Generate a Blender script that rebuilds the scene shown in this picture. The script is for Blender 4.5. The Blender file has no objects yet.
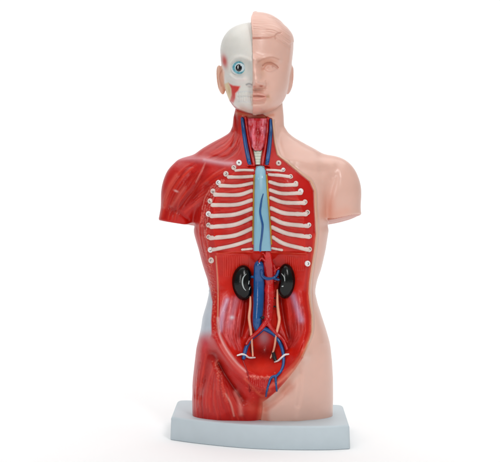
import bpy, math, random
import numpy as np
from mathutils import Vector
from mathutils.bvhtree import BVHTree

# ------------------------------------------------------------------ camera, world, lights
S = bpy.context.scene
D = 1600.0            # camera distance in millimetres
ZC = 235.0            # camera height above the top of the base, mm
HR = 180.0            # picture row of the camera's own height
CX = 250.0
MM = 0.001

cam_d = bpy.data.cameras.new('camera'); cam = bpy.data.objects.new('camera', cam_d)
S.collection.objects.link(cam)
cam.location = (0, -D*MM, ZC*MM); cam.rotation_euler = (math.radians(90), 0, 0)
cam_d.sensor_width = 36; cam_d.lens = 36*D/500.0
cam_d.shift_y = -(231-HR)/500.0
cam_d.clip_start = 0.05; cam_d.clip_end = 50
S.camera = cam

w = bpy.data.worlds.new('World'); S.world = w; w.use_nodes = True
nt = w.node_tree; bg = nt.nodes['Background']
tc = nt.nodes.new('ShaderNodeTexCoord'); sx = nt.nodes.new('ShaderNodeSeparateXYZ')
nt.links.new(tc.outputs['Generated'], sx.inputs[0])
mr = nt.nodes.new('ShaderNodeMapRange'); mr.inputs['From Min'].default_value = -0.2; mr.inputs['From Max'].default_value = 0.9
mr.inputs['To Min'].default_value = 0.11; mr.inputs['To Max'].default_value = 0.46
nt.links.new(sx.outputs['Z'], mr.inputs['Value'])
bg.inputs['Color'].default_value = (1.0, 1.0, 1.0, 1)
nt.links.new(mr.outputs[0], bg.inputs['Strength'])

def area(name, loc, target, size, power, col=(1, 1, 1)):
    l = bpy.data.lights.new(name, 'AREA'); l.shape = 'RECTANGLE'; l.size = size[0]; l.size_y = size[1]
    l.energy = power; l.color = col
    o = bpy.data.objects.new(name, l); S.collection.objects.link(o); o.location = loc
    o.rotation_euler = (Vector(target)-Vector(loc)).to_track_quat('-Z', 'Y').to_euler()
    return o
area('softbox_key', (0.5, -1.6, 1.25), (0, 0, 0.2), (0.18, 0.7), 9.6)
area('softbox_fill', (-0.62, -1.8, 0.55), (0, 0, 0.2), (0.18, 0.8), 4.4)
area('added_top_light', (0.0, 0.15, 1.7), (0, 0.15, 0), (2.4, 2.0), 20)  # unseen light added overhead to turn the ground white
area('added_backdrop_light', (0.0, 0.9, 1.5), (0, 1.9, 0.35), (2.2, 0.6), 9)  # unseen light added behind the model to keep the sweep white

S.view_settings.view_transform = 'Standard'; S.view_settings.look = 'None'
S.view_settings.exposure = 0.0; S.view_settings.gamma = 1.0

rng = np.random.default_rng(7); random.seed(7)

# ------------------------------------------------------------------ helpers
def lin(c):
    c = np.asarray(c, float)/255.0
    return np.where(c <= 0.04045, c/12.92, ((c+0.055)/1.055)**2.4)

def unproj(px, py, y=0.0):
    k = (D+y)/D
    return (px-CX)*k, ZC+(HR-py)*k

def proj(X, Y, Z):
    k = D/(D+Y)
    return CX+X*k, HR-(Z-ZC)*k

def sstep(a, b, x):
    t = np.clip((x-a)/(b-a), 0, 1); return t*t*(3-2*t)

def smin(a, b, k):
    h = np.clip(0.5+0.5*(b-a)/k, 0, 1); return b*(1-h)+a*h-k*h*(1-h)

# 2-D map over the picture rows and columns in which reliefs and paint are laid out
MX0, MX1, MY0, MY1, MR = 148.0, 372.0, 4.0, 426.0, 4.0
MW, MH = int((MX1-MX0)*MR)+1, int((MY1-MY0)*MR)+1
gx = (MX0+np.arange(MW)/MR).astype(np.float32); gy = (MY0+np.arange(MH)/MR).astype(np.float32)

def seg_dist(pts, X, Y):
    pts = np.asarray(pts, float); d = np.full(np.broadcast(X, Y).shape, 1e9)
    for (x0, y0), (x1, y1) in zip(pts[:-1], pts[1:]):
        vx, vy = x1-x0, y1-y0; L = vx*vx+vy*vy+1e-9
        t = np.clip(((X-x0)*vx+(Y-y0)*vy)/L, 0, 1)
        d = np.minimum(d, (X-x0-t*vx)**2+(Y-y0-t*vy)**2)
    return np.sqrt(d)

def spline(pts, n=8):
    pts = np.asarray(pts, float)
    if len(pts) < 3: return np.array([pts[0]+(pts[-1]-pts[0])*t for t in np.linspace(0, 1, n+1)])
    P = np.vstack([2*pts[0]-pts[1], pts, 2*pts[-1]-pts[-2]]); out = []
    for i in range(1, len(P)-2):
        for t in np.linspace(0, 1, n, endpoint=False):
            a, b, c, d = P[i-1], P[i], P[i+1], P[i+2]
            out.append(0.5*((2*b)+(-a+c)*t+(2*a-5*b+4*c-d)*t*t+(-a+3*b-3*c+d)*t**3))
    out.append(P[-2]); return np.array(out)

def poly_sd(poly, X, Y):
    """signed distance, positive inside"""
    P = np.asarray(poly, float); Q = np.vstack([P, P[:1]])
    d = seg_dist(Q, X, Y); ins = np.zeros(d.shape, bool)
    for (x0, y0), (x1, y1) in zip(Q[:-1], Q[1:]):
        if y0 == y1: continue
        c = ((y0 > Y) != (y1 > Y)) & (X < (x1-x0)*(Y-y0)/(y1-y0)+x0)
        ins ^= c
    return np.where(ins, d, -d)

class Maps:
    """height (mm, outward) and painted colour, laid out like a stencil on the front of the model"""
    def __init__(s, base):
        s.h = np.zeros((MH, MW), np.float32); s.c = np.empty((MH, MW, 3), np.float32); s.c[:] = lin(base)
    def box(s, pts, m):
        p = np.asarray(pts, float)
        i0 = max(int((p[:, 0].min()-m-MX0)*MR), 0); i1 = min(int((p[:, 0].max()+m-MX0)*MR)+2, MW)
        j0 = max(int((p[:, 1].min()-m-MY0)*MR), 0); j1 = min(int((p[:, 1].max()+m-MY0)*MR)+2, MH)
        return slice(j0, max(j1, j0)), slice(i0, max(i1, i0))
    def stroke(s, pts, wd, h=0.0, col=None, a=1.0, n=6, flat=0.0):
        p = spline(pts, n) if n else np.asarray(pts, float)
        J, I = s.box(p, flat+wd*2.6)
        if J.stop <= J.start or I.stop <= I.start: return
        d = seg_dist(p, gx[None, I], gy[J, None]); g = np.exp(-(np.maximum(d-flat, 0)/wd)**2)
        if h: s.h[J, I] += h*g
        if col is not None: s.c[J, I] += (lin(col)-s.c[J, I])*(g*a)[..., None]
    def blob(s, x, y, rx, ry, h=0.0, col=None, a=1.0, rot=0.0, p=2.0):
        m = max(rx, ry)*2.6; J, I = s.box([(x, y)], m)
        c_, s_ = math.cos(rot), math.sin(rot); X = gx[None, I]-x; Y = gy[J, None]-y
        g = np.exp(-((((X*c_+Y*s_)/rx)**2+((-X*s_+Y*c_)/ry)**2)**(p/2)))
        if h: s.h[J, I] += h*g
        if col is not None: s.c[J, I] += (lin(col)-s.c[J, I])*(g*a)[..., None]
    def poly(s, pts, soft, h=0.0, col=None, a=1.0):
        J, I = s.box(pts, soft*2)
        g = sstep(-soft, soft, poly_sd(pts, gx[None, I], gy[J, None]))
        if h: s.h[J, I] += h*g
        if col is not None: s.c[J, I] += (lin(col)-s.c[J, I])*(g*a)[..., None]
    def fan(s, A, B, n, cols, h=0.25, wd=(0.5, 1.3), a=(0.08, 0.34)):
        """muscle fibres interpolated between the guide lines A and B"""
        A = spline(A, 5); B = spline(B, 5); m = min(len(A), len(B)); A, B = A[:m], B[:m]
        for k in range(n):
            t = (k+rng.uniform(0, 1))/n; q = A*(1-t)+B*t
            i0 = int(rng.uniform(0, m*0.5)); i1 = int(min(m, i0+max(3, rng.uniform(0.3, 0.9)*m)))
            q = q[i0:i1]
            if len(q) < 2: continue
            sg = rng.uniform(-1, 1)
            if k % 2: s.stroke(q, rng.uniform(0.3, 0.5), 0.12*sg, cols[int(sg > 0)], rng.uniform(0.15, 0.5), n=0)
            s.stroke(q+rng.normal(0, 0.25, q.shape), rng.uniform(*wd), h*sg, cols[int(sg > 0)], rng.uniform(*a), n=0)
    def specks(s, path, spread, n, r, h, col, a):
        P = spline(path, 8)
        for k in range(n):
            q = P[rng.integers(len(P))]+rng.normal(0, 1, 2)*spread
            s.blob(q[0], q[1], rng.uniform(*r), rng.uniform(*r), h*rng.uniform(0.4, 1), col, a*rng.uniform(0.5, 1))

def samp(M, px, py):
    fx = np.clip((px-MX0)*MR, 0, MW-1.001); fy = np.clip((py-MY0)*MR, 0, MH-1.001)
    i = fx.astype(np.int32); j = fy.astype(np.int32); u = (fx-i).astype(np.float32); v = (fy-j).astype(np.float32)
    if M.ndim == 3: u = u[..., None]; v = v[..., None]
    return (M[j, i]*(1-u)+M[j, i+1]*u)*(1-v)+(M[j+1, i]*(1-u)+M[j+1, i+1]*u)*v

def smooth_map(A, r):
    k = np.exp(-(np.arange(-3*r, 3*r+1)/r)**2/2); k /= k.sum(); n = len(k)//2
    P = np.pad(A, ((n, n), (0, 0)), mode='edge'); A = sum(P[i:i+A.shape[0]]*k[i] for i in range(len(k)))
    P = np.pad(A, ((0, 0), (n, n)), mode='edge'); return sum(P[:, i:i+A.shape[1]]*k[i] for i in range(len(k))).astype(np.float32)

class Loft:
    """stack of cross-sections: rows of (picture row, left, right, front, back)"""
    def __init__(s, rows, n=2.3, smooth=3):
        r = np.array(rows, float); z = ZC+HR-r[:, 0]; o = np.argsort(z); z = z[o]; r = r[o]
        s.zs = np.linspace(z[0], z[-1], int((z[-1]-z[0])*2)+1); s.n = n
        def tab(v, sq):
            q = np.interp(s.zs, z, v*v if sq else v)
            k = np.exp(-(np.arange(-3*smooth, 3*smooth+1)/smooth)**2/2); k /= k.sum(); m = len(k)//2
            q = np.convolve(np.pad(q, m, mode='reflect', reflect_type='odd'), k, 'valid')
            return np.sqrt(np.maximum(q, 0.05)) if sq else q
        xc = (r[:, 1]+r[:, 2])/2-CX
        s.xc = tab(xc, False); s.hw = tab((r[:, 2]-r[:, 1])/2, True)
        yc = (r[:, 3]+r[:, 4])/2*0.4
        s.yc = tab(yc, False); s.hf = tab(yc-r[:, 3], True); s.hb = tab(r[:, 4]-yc, True)
    def at(s, Z): return [np.interp(Z, s.zs, t).astype(np.float32) for t in (s.xc, s.hw, s.yc, s.hf, s.hb)]
    def F(s, X, Y, Z):
        xc, hw, yc, hf, hb = s.at(Z); n = s.n
        hd = np.where(Y < yc, hf, hb)
        q = (np.abs((X-xc)/hw)**n+np.abs((Y-yc)/hd)**n)**(1/n)
        f = (q-1)*np.minimum(hw, hd)
        return np.maximum(f, np.maximum(Z-s.zs[-1], s.zs[0]-Z))
    def front(s, X, Z):
        xc, hw, yc, hf, hb = s.at(Z); n = s.n
        return yc-hf*np.maximum(1-np.abs((X-xc)/hw)**n, 0.0)**(1/n)

def ell(X, Y, Z, c, r):
    q = np.sqrt(((X-c[0])/r[0])**2+((Y-c[1])/r[1])**2+((Z-c[2])/r[2])**2)
    return (q-1)*min(r)

def cone(X, Y, Z, a, b, ra, rb, ys=1.0):
    a = np.array(a, float); b = np.array(b, float); v = b-a; L = (v*v).sum()
    t = np.clip(((X-a[0])*v[0]+(Y-a[1])*v[1]+(Z-a[2])*v[2])/L, 0, 1)
    r = ra+(rb-ra)*t
    return np.sqrt((X-a[0]-t*v[0])**2+((Y-a[1]-t*v[1])/ys)**2+(Z-a[2]-t*v[2])**2)-r

def surface_net(F, lo, hi, h):
    xs = np.arange(lo[0], hi[0]+h, h, dtype=np.float32); ys = np.arange(lo[1], hi[1]+h, h, dtype=np.float32)
    zs = np.arange(lo[2], hi[2]+h, h, dtype=np.float32)
    V = np.empty((len(xs), len(ys), len(zs)), np.float32)
    for k in range(0, len(zs), 24):
        V[:, :, k:k+24] = F(xs[:, None, None], ys[None, :, None], zs[None, None, k:k+24])
    sg = V < 0
    nx, ny, nz = V.shape
    cnt = np.zeros((nx-1, ny-1, nz-1), np.int8)
    for a in (0, 1):
        for b in (0, 1):
            for c in (0, 1): cnt += sg[a:nx-1+a, b:ny-1+b, c:nz-1+c]
    cell = np.argwhere((cnt > 0) & (cnt < 8)); idx = np.full(cnt.shape, -1, np.int32)
    idx[tuple(cell.T)] = np.arange(len(cell))
    acc = np.zeros((len(cell), 3)); num = np.zeros(len(cell))
    cs = [(a, b, c) for a in (0, 1) for b in (0, 1) for c in (0, 1)]
    vals = {c: V[cell[:, 0]+c[0], cell[:, 1]+c[1], cell[:, 2]+c[2]] for c in cs}
    for c0 in cs:
        for ax in range(3):
            if c0[ax]: continue
            c1 = list(c0); c1[ax] = 1; c1 = tuple(c1)
            v0, v1 = vals[c0], vals[c1]; m = (v0 < 0) != (v1 < 0)
            t = np.where(m, v0/(v0-v1+1e-12), 0)
            p = np.tile(np.array(c0, float), (len(cell), 1)); p[:, ax] += t
            acc += p*m[:, None]; num += m
    P = (cell+acc/num[:, None])*h+np.array(lo)
    faces = []
    for ax in range(3):
        b, c = [(1, 2), (2, 0), (0, 1)][ax]
        s0 = [slice(None)]*3; s1 = [slice(None)]*3; s0[ax] = slice(0, -1); s1[ax] = slice(1, None)
        for k in (b, c): s0[k] = slice(1, -1); s1[k] = slice(1, -1)
        A, B = sg[tuple(s0)], sg[tuple(s1)]
        e = np.argwhere(A != B); off = np.zeros(3, int); off[b] = 1; off[c] = 1
        e2 = e+off; flip = A[tuple(e.T)]
        def g(db, dc):
            q = e2.copy(); q[:, b] -= db; q[:, c] -= dc; return idx[tuple(q.T)]
        f = np.stack([g(1, 1), g(0, 1), g(0, 0), g(1, 0)], 1)
        f[~flip] = f[~flip][:, ::-1]; faces.append(f)
    Fq = np.vstack(faces); n = len(P)
    E = np.vstack([Fq[:, [0, 1]], Fq[:, [1, 2]], Fq[:, [2, 3]], Fq[:, [3, 0]]])
    deg = np.bincount(E[:, 0], minlength=n)+np.bincount(E[:, 1], minlength=n)
    for k in range(3):     # even out the spacing of the vertices before they are pulled back on to the shape
        A = np.stack([np.bincount(E[:, 0], P[E[:, 1], a], n)+np.bincount(E[:, 1], P[E[:, 0], a], n) for a in range(3)], 1)/np.maximum(deg, 1)[:, None]
        P = P*0.35+A*0.65
    return P, Fq

def refine(F, P, it=3, e=0.35):
    X = P.astype(np.float64)
    for k in range(it+1):
        f = F(X[:, 0], X[:, 1], X[:, 2])
        G = np.stack([F(X[:, 0]+e*(a == 0), X[:, 1]+e*(a == 1), X[:, 2]+e*(a == 2)) -
                      F(X[:, 0]-e*(a == 0), X[:, 1]-e*(a == 1), X[:, 2]-e*(a == 2)) for a in range(3)], 1)/(2*e)
        n2 = (G*G).sum(1)+1e-6
        if k < it:
            st = np.clip(f/n2, -0.4, 0.4)[:, None]*G
            L = np.linalg.norm(st, axis=1, keepdims=True); X = X-st*np.minimum(1, 0.45/(L+1e-9))
    return X, G/np.sqrt(n2)[:, None]

def mesh(name, P, faces, mat, parent, col=None, normals=None, smooth=True):
    """P in millimetres"""
    me = bpy.data.meshes.new(name); P = np.asarray(P, float)
    me.from_pydata([tuple(p) for p in (P*MM)], [], [tuple(int(i) for i in f) for f in faces])
    if col is not None:
        at = me.color_attributes.new('paint', 'FLOAT_COLOR', 'POINT')
        c = np.ones((len(P), 4), np.float32); c[:, :3] = col; at.data.foreach_set('color', c.ravel())
    me.update()
    if smooth: me.polygons.foreach_set('use_smooth', [True]*len(me.polygons))
    if normals is not None: me.normals_split_custom_set_from_vertices([tuple(n) for n in normals])
    me.materials.append(mat); o = bpy.data.objects.new(name, me); S.collection.objects.link(o)
    o.parent = parent; return o

def submesh(P, F, N, C, mask):
    f = F[mask]; u, inv = np.unique(f, return_inverse=True)
    return P[u], inv.reshape(f.shape), N[u], C[u]

# ------------------------------------------------------------------ materials
def mat(name, col=None, rough=0.35, spec=0.5, bump=0.0, bscale=900, vary=0.0, coat=0.0, sss=0.0, rvar=0.025, spots=None):
    m = bpy.data.materials.new(name); m.use_nodes = True; t = m.node_tree; b = t.nodes['Principled BSDF']
    b.inputs['Specular IOR Level'].default_value = spec
    b.inputs['Coat Weight'].default_value = coat; b.inputs['Coat Roughness'].default_value = 0.12
    if sss:
        b.inputs['Subsurface Weight'].default_value = sss; b.inputs['Subsurface Radius'].default_value = (1, 0.45, 0.3)
        b.inputs['Subsurface Scale'].default_value = 0.002
    tcn = t.nodes.new('ShaderNodeTexCoord')
    if col is None:
        src = t.nodes.new('ShaderNodeAttribute'); src.attribute_name = 'paint'; out = src.outputs['Color']
    else:
        src = t.nodes.new('ShaderNodeRGB'); src.outputs[0].default_value = (*lin(col), 1); out = src.outputs[0]
    n1 = t.nodes.new('ShaderNodeTexNoise'); n1.inputs['Scale'].default_value = 70; n1.inputs['Detail'].default_value = 6
    t.links.new(tcn.outputs['Object'], n1.inputs['Vector'])
    if vary:
        r = t.nodes.new('ShaderNodeMapRange'); r.inputs['From Min'].default_value = 0.3; r.inputs['From Max'].default_value = 0.7
        r.inputs['To Min'].default_value = 1-vary; r.inputs['To Max'].default_value = 1+vary
        t.links.new(n1.outputs[0], r.inputs['Value'])
        h = t.nodes.new('ShaderNodeVectorMath'); h.operation = 'SCALE'
        t.links.new(out, h.inputs[0]); t.links.new(r.outputs[0], h.inputs['Scale']); out = h.outputs[0]
    t.links.new(out, b.inputs['Base Color'])
    r2 = t.nodes.new('ShaderNodeMapRange'); r2.inputs['From Min'].default_value = 0.3; r2.inputs['From Max'].default_value = 0.7
    r2.inputs['To Min'].default_value = rough-rvar; r2.inputs['To Max'].default_value = rough+rvar
    t.links.new(n1.outputs[0], r2.inputs['Value']); t.links.new(r2.outputs[0], b.inputs['Roughness'])
    if bump:
        n2 = t.nodes.new('ShaderNodeTexNoise'); n2.inputs['Scale'].default_value = bscale; n2.inputs['Detail'].default_value = 4
        t.links.new(tcn.outputs['Object'], n2.inputs['Vector'])
        bp = t.nodes.new('ShaderNodeBump'); bp.inputs['Strength'].default_value = 1.0; bp.inputs['Distance'].default_value = bump*MM
        t.links.new(n2.outputs[0], bp.inputs['Height']); t.links.new(bp.outputs[0], b.inputs['Normal'])
    return m

M_MUS = mat('painted_muscle_plastic', spec=0.36, rough=0.31, bump=0.15, bscale=420, vary=0.07)
M_SKIN = mat('painted_skin_plastic', spec=0.6, rough=0.31, bump=0.08, bscale=500, vary=0.025, sss=0.2)
M_BONE = mat('painted_bone_plastic', spec=0.4, rough=0.34, bump=0.1, bscale=500, vary=0.03, sss=0.2)
M_LINE = mat('glossy_lining_paint', spec=0.36, rough=0.31, bump=0.18, bscale=330, vary=0.10)
M_RIB = mat('rib_paint', (219, 199, 190), rough=0.32, bump=0.3, bscale=500, vary=0.10)
M_BLUE = mat('blue_vessel_paint', (6, 74, 136), rough=0.2, bump=0.15, bscale=500, vary=0.2, coat=0.3)
M_RED = mat('red_vessel_paint', (190, 12, 10), rough=0.2, bump=0.8, bscale=260, vary=0.2, coat=0.4)
M_CREAM = mat('cream_duct_paint', (236, 168, 138), rough=0.35, bump=0.2, bscale=500, vary=0.12)
M_WHITE = mat('white_paint', (232, 228, 226), rough=0.35, vary=0.06)
M_GREY = mat('grey_mark_paint', (92, 78, 80), rough=0.5, vary=0.1)
M_BLACK = mat('black_kidney_paint', (5, 7, 6), spec=0.35, rough=0.2, bump=0.15, bscale=300)
M_SPINE = mat('pale_blue_paint', rough=0.3, bump=0.12, bscale=400, vary=0.06, coat=0.3)
M_BASE = mat('pale_grey_base_plastic', (194, 206, 212), rough=0.5, spec=0.35, bump=0.06, bscale=900, vary=0.02)
M_TABLE = mat('white_tabletop', (250, 250, 250), rough=0.8, spec=0.1)
M_EYE = mat('eyeball_paint', rough=0.15, coat=0.6)

# ------------------------------------------------------------------ the setting: white sweep
pr = [(-2.2, -0.0232), (0.9, -0.0232)]
for k in range(1, 13):
    a = k/12*math.pi/2; pr.append((0.9+1.0*math.sin(a), -0.0232+1.0*(1-math.cos(a))))
pr.append((1.9, 3.2))
V = []; Fc = []
for y, z in pr: V += [(-3000, y*1000, z*1000), (3000, y*1000, z*1000)]
for k in range(len(pr)-1): Fc.append((2*k, 2*k+1, 2*k+3, 2*k+2))
tab = mesh('tabletop', V, Fc, M_TABLE, None); tab['kind'] = 'structure'

root = bpy.data.objects.new('anatomical_torso_model', None); S.collection.objects.link(root)
root['label'] = 'anatomical torso model, half red muscle, half skin, opened front, on a pale grey base'
root['category'] = 'anatomical model'

# ------------------------------------------------------------------ base
def plan(px, py):
    y = ZC*D/(py-HR)-D; return ((px-CX)*(D+y)/D, y)
bp_ = [plan(*p) for p in [(170.3, 416.6), (195, 419.8), (230, 423.2), (262, 425.2), (300, 426.0), (330, 425.9), (350.3, 425.0)]]
fr = spline(bp_, 6)
br, bl = plan(343.5, 404.6), plan(177, 399.6)
outline = [tuple(p) for p in fr]+[br, bl]
def rounded(pts, radii):
    n = len(pts); out = []
    for i, p in enumerate(pts):
        r = radii[i]; p = np.array(p)
        if r <= 0: out.append(tuple(p)); continue
        a = np.array(pts[i-1])-p; b = np.array(pts[(i+1) % n])-p
        a /= np.linalg.norm(a); b /= np.linalg.norm(b); c = np.clip((a*b).sum(), -1, 1); th = math.acos(c)
        t = r/math.tan(th/2); A = p+a*t; B = p+b*t
        for s_ in np.linspace(0, 1, 9): out.append(tuple((1-s_)**2*A+2*s_*(1-s_)*p+s_*s_*B))
    return out
nf = len(fr)
# rounding needs roomy neighbours at the two front corners: drop the spline points next to them
outline = [outline[0]]+outline[3:nf-4]+[outline[nf-1]]+outline[nf:]
rad = [0]*len(outline); rad[0] = 4.2; rad[-3] = 4.2; rad[-2] = 12; rad[-1] = 12
ol = np.array(rounded(outline, rad))
def inset(ol, d):
    nx_ = np.roll(ol, -1, 0)-np.roll(ol, 1, 0); nx_ /= np.linalg.norm(nx_, axis=1, keepdims=True)
    return ol+np.stack([-nx_[:, 1], nx_[:, 0]], 1)*d
rows = [(-23, 3.0), (-23, 0.8), (-22.2, 0.0)]
R_ = 2.6
for k in range(0, 7):
    a = k/6*math.pi/2; rows.append((-R_+R_*math.sin(a), -0.6+R_*(1-math.cos(a))+0.6))
V = []; n = len(ol)
for z, d in rows:
    q = inset(ol, d+(0.035*(z+23) if z > -22.5 and z <= -R_ else (0.035*20.4 if z > -R_ else 0)))
    V += [(x, y, z) for x, y in q]
Fc = []
for k in range(len(rows)-1):
    for i in range(n): Fc.append((k*n+i, k*n+(i+1) % n, (k+1)*n+(i+1) % n, (k+1)*n+i))
Fc.append(tuple(range(n))[::-1]); Fc.append(tuple((len(rows)-1)*n+i for i in range(n)))
base = mesh('base', V, Fc, M_BASE, root)
base['label'] = 'pale grey rectangular base with a bowed front edge'

# ------------------------------------------------------------------ torso: shape
trunk = Loft([
 (92, 238, 280, -16, 33), (104, 236.5, 281.5, -17, 33), (116, 233.5, 282.5, -17, 34), (126, 232.5, 283, -16, 36), (133, 229.5, 287, -17, 38),
 (138, 221, 293, -19, 40), (144, 209.5, 303.5, -23, 43), (152, 197, 318, -30, 46), (160, 190, 325, -37, 48),
 (175, 186, 328, -46, 50), (190, 187, 329, -51, 50), (205, 189.5, 329, -53, 48), (223, 192.5, 329, -53, 46), (235, 194.5, 326, -52, 42),
 (250, 199, 323.5, -50, 38), (263, 202.3, 320.5, -48, 34), (270, 204.5, 318.7, -47, 33), (279, 207.5, 315.4, -46, 32), (288, 209.2, 313.5, -46, 32),
 (294, 208.8, 313.4, -47, 33), (304, 206.5, 315.6, -49, 35), (317, 202.6, 320, -52, 40), (328, 201, 324, -54, 45), (341, 198, 327.8, -55, 50),
 (348, 196.4, 329, -55, 53), (360, 195, 330.3, -54, 56), (378, 193, 331.3, -51, 58), (398, 192, 331.3, -46, 57), (420, 192.6, 330.5, -38, 53)], n=2.35, smooth=3)

def P0(px, py, y=0): X, Z = unproj(px, py, y); return (X, y, Z)
SEAMX = 262.5-CX

# ---- relief and paint laid out for the front of the torso
RED = (190, 16, 7); DRED = (150, 16, 12); PINK = (228, 120, 104); CAV = (202, 26, 9); SKIN = (226, 182, 166)
T = Maps(RED)
skin_poly = [(258, 100), (260, 112), (266, 116.6), (271.4, 118.5), (271.8, 122), (274, 142), (277, 155), (285.5, 162), (299.5, 173.5), (309.5, 181.5), (313.6, 191), (314, 205), (315, 222),
             (315.4, 234), (313.6, 250), (310.6, 268), (308.6, 282), (308, 293), (309, 303), (311, 316), (311, 332), (307.5, 346), (303, 357.5),
             (295.5, 369), (286.5, 380.5), (277, 391), (268, 398.5), (262.5, 402), (262, 410), (260, 426), (372, 426), (372, 100)]
T.poly(skin_poly, 0.7, 1.3, SKIN)
# mottled basis of the red half
for k in range(260):
    T.blob(rng.uniform(155, 262), rng.uniform(112, 420), rng.uniform(2, 7), rng.uniform(3, 10), 0, [(202, 30, 16), (176, 10, 6)][k % 2], 0.22)
# deltoid, pectoral and trapezius fibres
cols = [(158, 8, 4), (216, 58, 40)]
T.fan([(196, 160), (178, 172), (164, 195), (160, 216)], [(206, 170), (196, 188), (184, 205), (178, 222)], 70, cols, 0.17)
T.fan([(236, 160), (214, 172), (196, 188), (180, 206)], [(214, 196), (206, 200), (196, 206), (186, 214)], 44, cols, 0.15)
T.fan([(233, 112), (231, 135), (216, 148), (196, 158)], [(243, 120), (244, 140), (238, 156), (222, 164)], 34, cols, 0.16)
T.fan([(206, 205), (197, 222), (200, 245), (208, 270)], [(213, 215), (209, 235), (210, 250), (214, 275)], 26, cols, 0.2)
T.stroke([(206, 168), (201, 180), (193, 192), (184, 202), (172, 212)], 3.0, -1.2, DRED, 0.4)
T.stroke([(205, 163), (200, 174), (196, 182)], 0.7, 0.3, (232, 140, 128), 0.5)
T.stroke([(206, 186), (203, 200), (196, 212), (192, 224)], 4.2, -2.2, DRED, 0.35)
T.stroke([(184, 188), (178, 196), (172, 206)], 1.8, 0.5, PINK, 0.28)  # deltoid highlight painted in pink
T.stroke([(176, 176), (168, 190), (164, 206)], 2.2, 0.5, PINK, 0.25)  # upper-arm highlight, also painted into the colour
T.blob(176, 191, 2.2, 0.9, 0.3, (240, 200, 196), 0.6, rot=0.4)
T.stroke([(170, 208), (181, 214), (188, 220)], 1.8, -0.9, DRED, 0.4)
# pale airbrushed clavicle streak
T.stroke([(172, 160), (186, 158.5), (204, 160), (222, 163), (234, 164)], 3.2, 1.2, (214, 150, 158), 0.5)
T.stroke([(204, 160), (222, 163), (232, 163.5)], 1.6, 0.4, (222, 182, 190), 0.42)
T.stroke([(236, 150), (226, 157), (212, 157)], 2.0, -0.8, DRED, 0.3)
# stitched bumps down the chest margin
for off in range(4):
    pts = [(226-off*2.3, 181-off*0.5), (216-off*2.5, 192-off*0.3), (210-off*2.4, 206), (207-off*2.0, 222), (205.5-off*1.0, 238)]
    q = spline(pts, 26)
    for p_ in q[::2]:
        if rng.uniform() < 0.82 and not (off > 1 and p_[1] > 226):
            T.blob(p_[0]+rng.normal(0, .25), p_[1]+rng.normal(0, .3), 0.55, 0.75, 0.55, (236, 140, 128), 0.55)
T.stroke([(218, 184), (211, 196), (206, 212), (204, 228)], 0.5, -0.5, DRED, 0.5)
# bumpy fat margin down the flank
T.specks([(207, 240), (209, 262), (212, 282), (214, 302), (214, 322), (217, 340)], 1.9, 170, (0.35, 0.75), 0.35, (232, 104, 76), 0.5)
T.specks([(207, 240), (209, 262), (212, 282), (214, 302)], 1.9, 60, (0.35, 0.6), -0.15, DRED, 0.25)
# grey blue hip patch fading into red
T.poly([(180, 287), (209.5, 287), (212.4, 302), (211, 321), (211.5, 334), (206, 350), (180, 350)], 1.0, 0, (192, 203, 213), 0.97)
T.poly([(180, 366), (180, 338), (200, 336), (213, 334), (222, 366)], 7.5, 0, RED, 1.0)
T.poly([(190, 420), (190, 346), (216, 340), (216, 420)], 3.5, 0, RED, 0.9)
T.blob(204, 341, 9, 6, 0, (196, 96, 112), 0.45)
# hip and thigh muscles
T.stroke([(209, 352), (207.5, 366), (204, 380), (199, 394)], 4.0, -1.8, DRED, 0.4)
T.stroke([(203, 345), (200, 365), (197, 385)], 3.5, 1.0, (208, 96, 100), 0.28)
T.stroke([(214, 354), (219, 363), (227, 378), (235, 390), (242, 400)], 4.4, -3.4, (120, 14, 10), 0.58)  # groove under the lip, its shade darkened into the paint
T.stroke([(213, 352), (216, 372), (222, 392), (228, 412)], 4.0, 1.3)
T.specks([(216, 360), (219, 374), (223, 390), (227, 402)], 1.3, 110, (0.35, 0.8), 0.35, (238, 130, 108), 0.55)
T.fan([(214, 362), (208, 380), (205, 400), (206, 420)], [(226, 378), (232, 392), (238, 404), (246, 420)], 46, cols, 0.2)
T.fan([(200, 352), (196, 375), (195, 400), (196, 420)], [(210, 356), (206, 375), (202, 396), (203, 420)], 34, cols, 0.14)
T.stroke([(236, 392), (240, 403), (241, 414)], 2.2, 1.2, (238, 150, 138), 0.5)  # whitish thigh highlight painted on a low ridge
T.stroke([(226, 394), (231, 404), (234, 416)], 0.9, 0.7, (240, 160, 146), 0.6)
T.blob(252, 408, 7, 8, 0.3, (214, 84, 60), 0.4)
# crotch notch
T.stroke([(262, 402), (261, 410), (261, 424)], 7.0, -5.6)
T.poly([(260.5, 399), (266, 397), (270, 426), (257, 426)], 3.0, 0, (216, 120, 92), 0.6)
T.stroke([(219, 363), (226, 376), (234, 388), (240, 396)], 1.5, -1.2, (96, 18, 12), 0.5)  # thin crease under the lip, shade painted dark brown
# neck
T.stroke([(240.5, 116), (242, 132), (245, 150), (249, 164)], 2.4, 0.9, (206, 52, 44), 0.5)
T.stroke([(236, 114), (236, 130), (232, 146)], 1.6, -0.7, DRED, 0.5)
T.stroke([(237, 113), (250, 116), (262, 117), (273, 115)], 1.8, 0, (206, 120, 84), 0.65)
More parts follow.
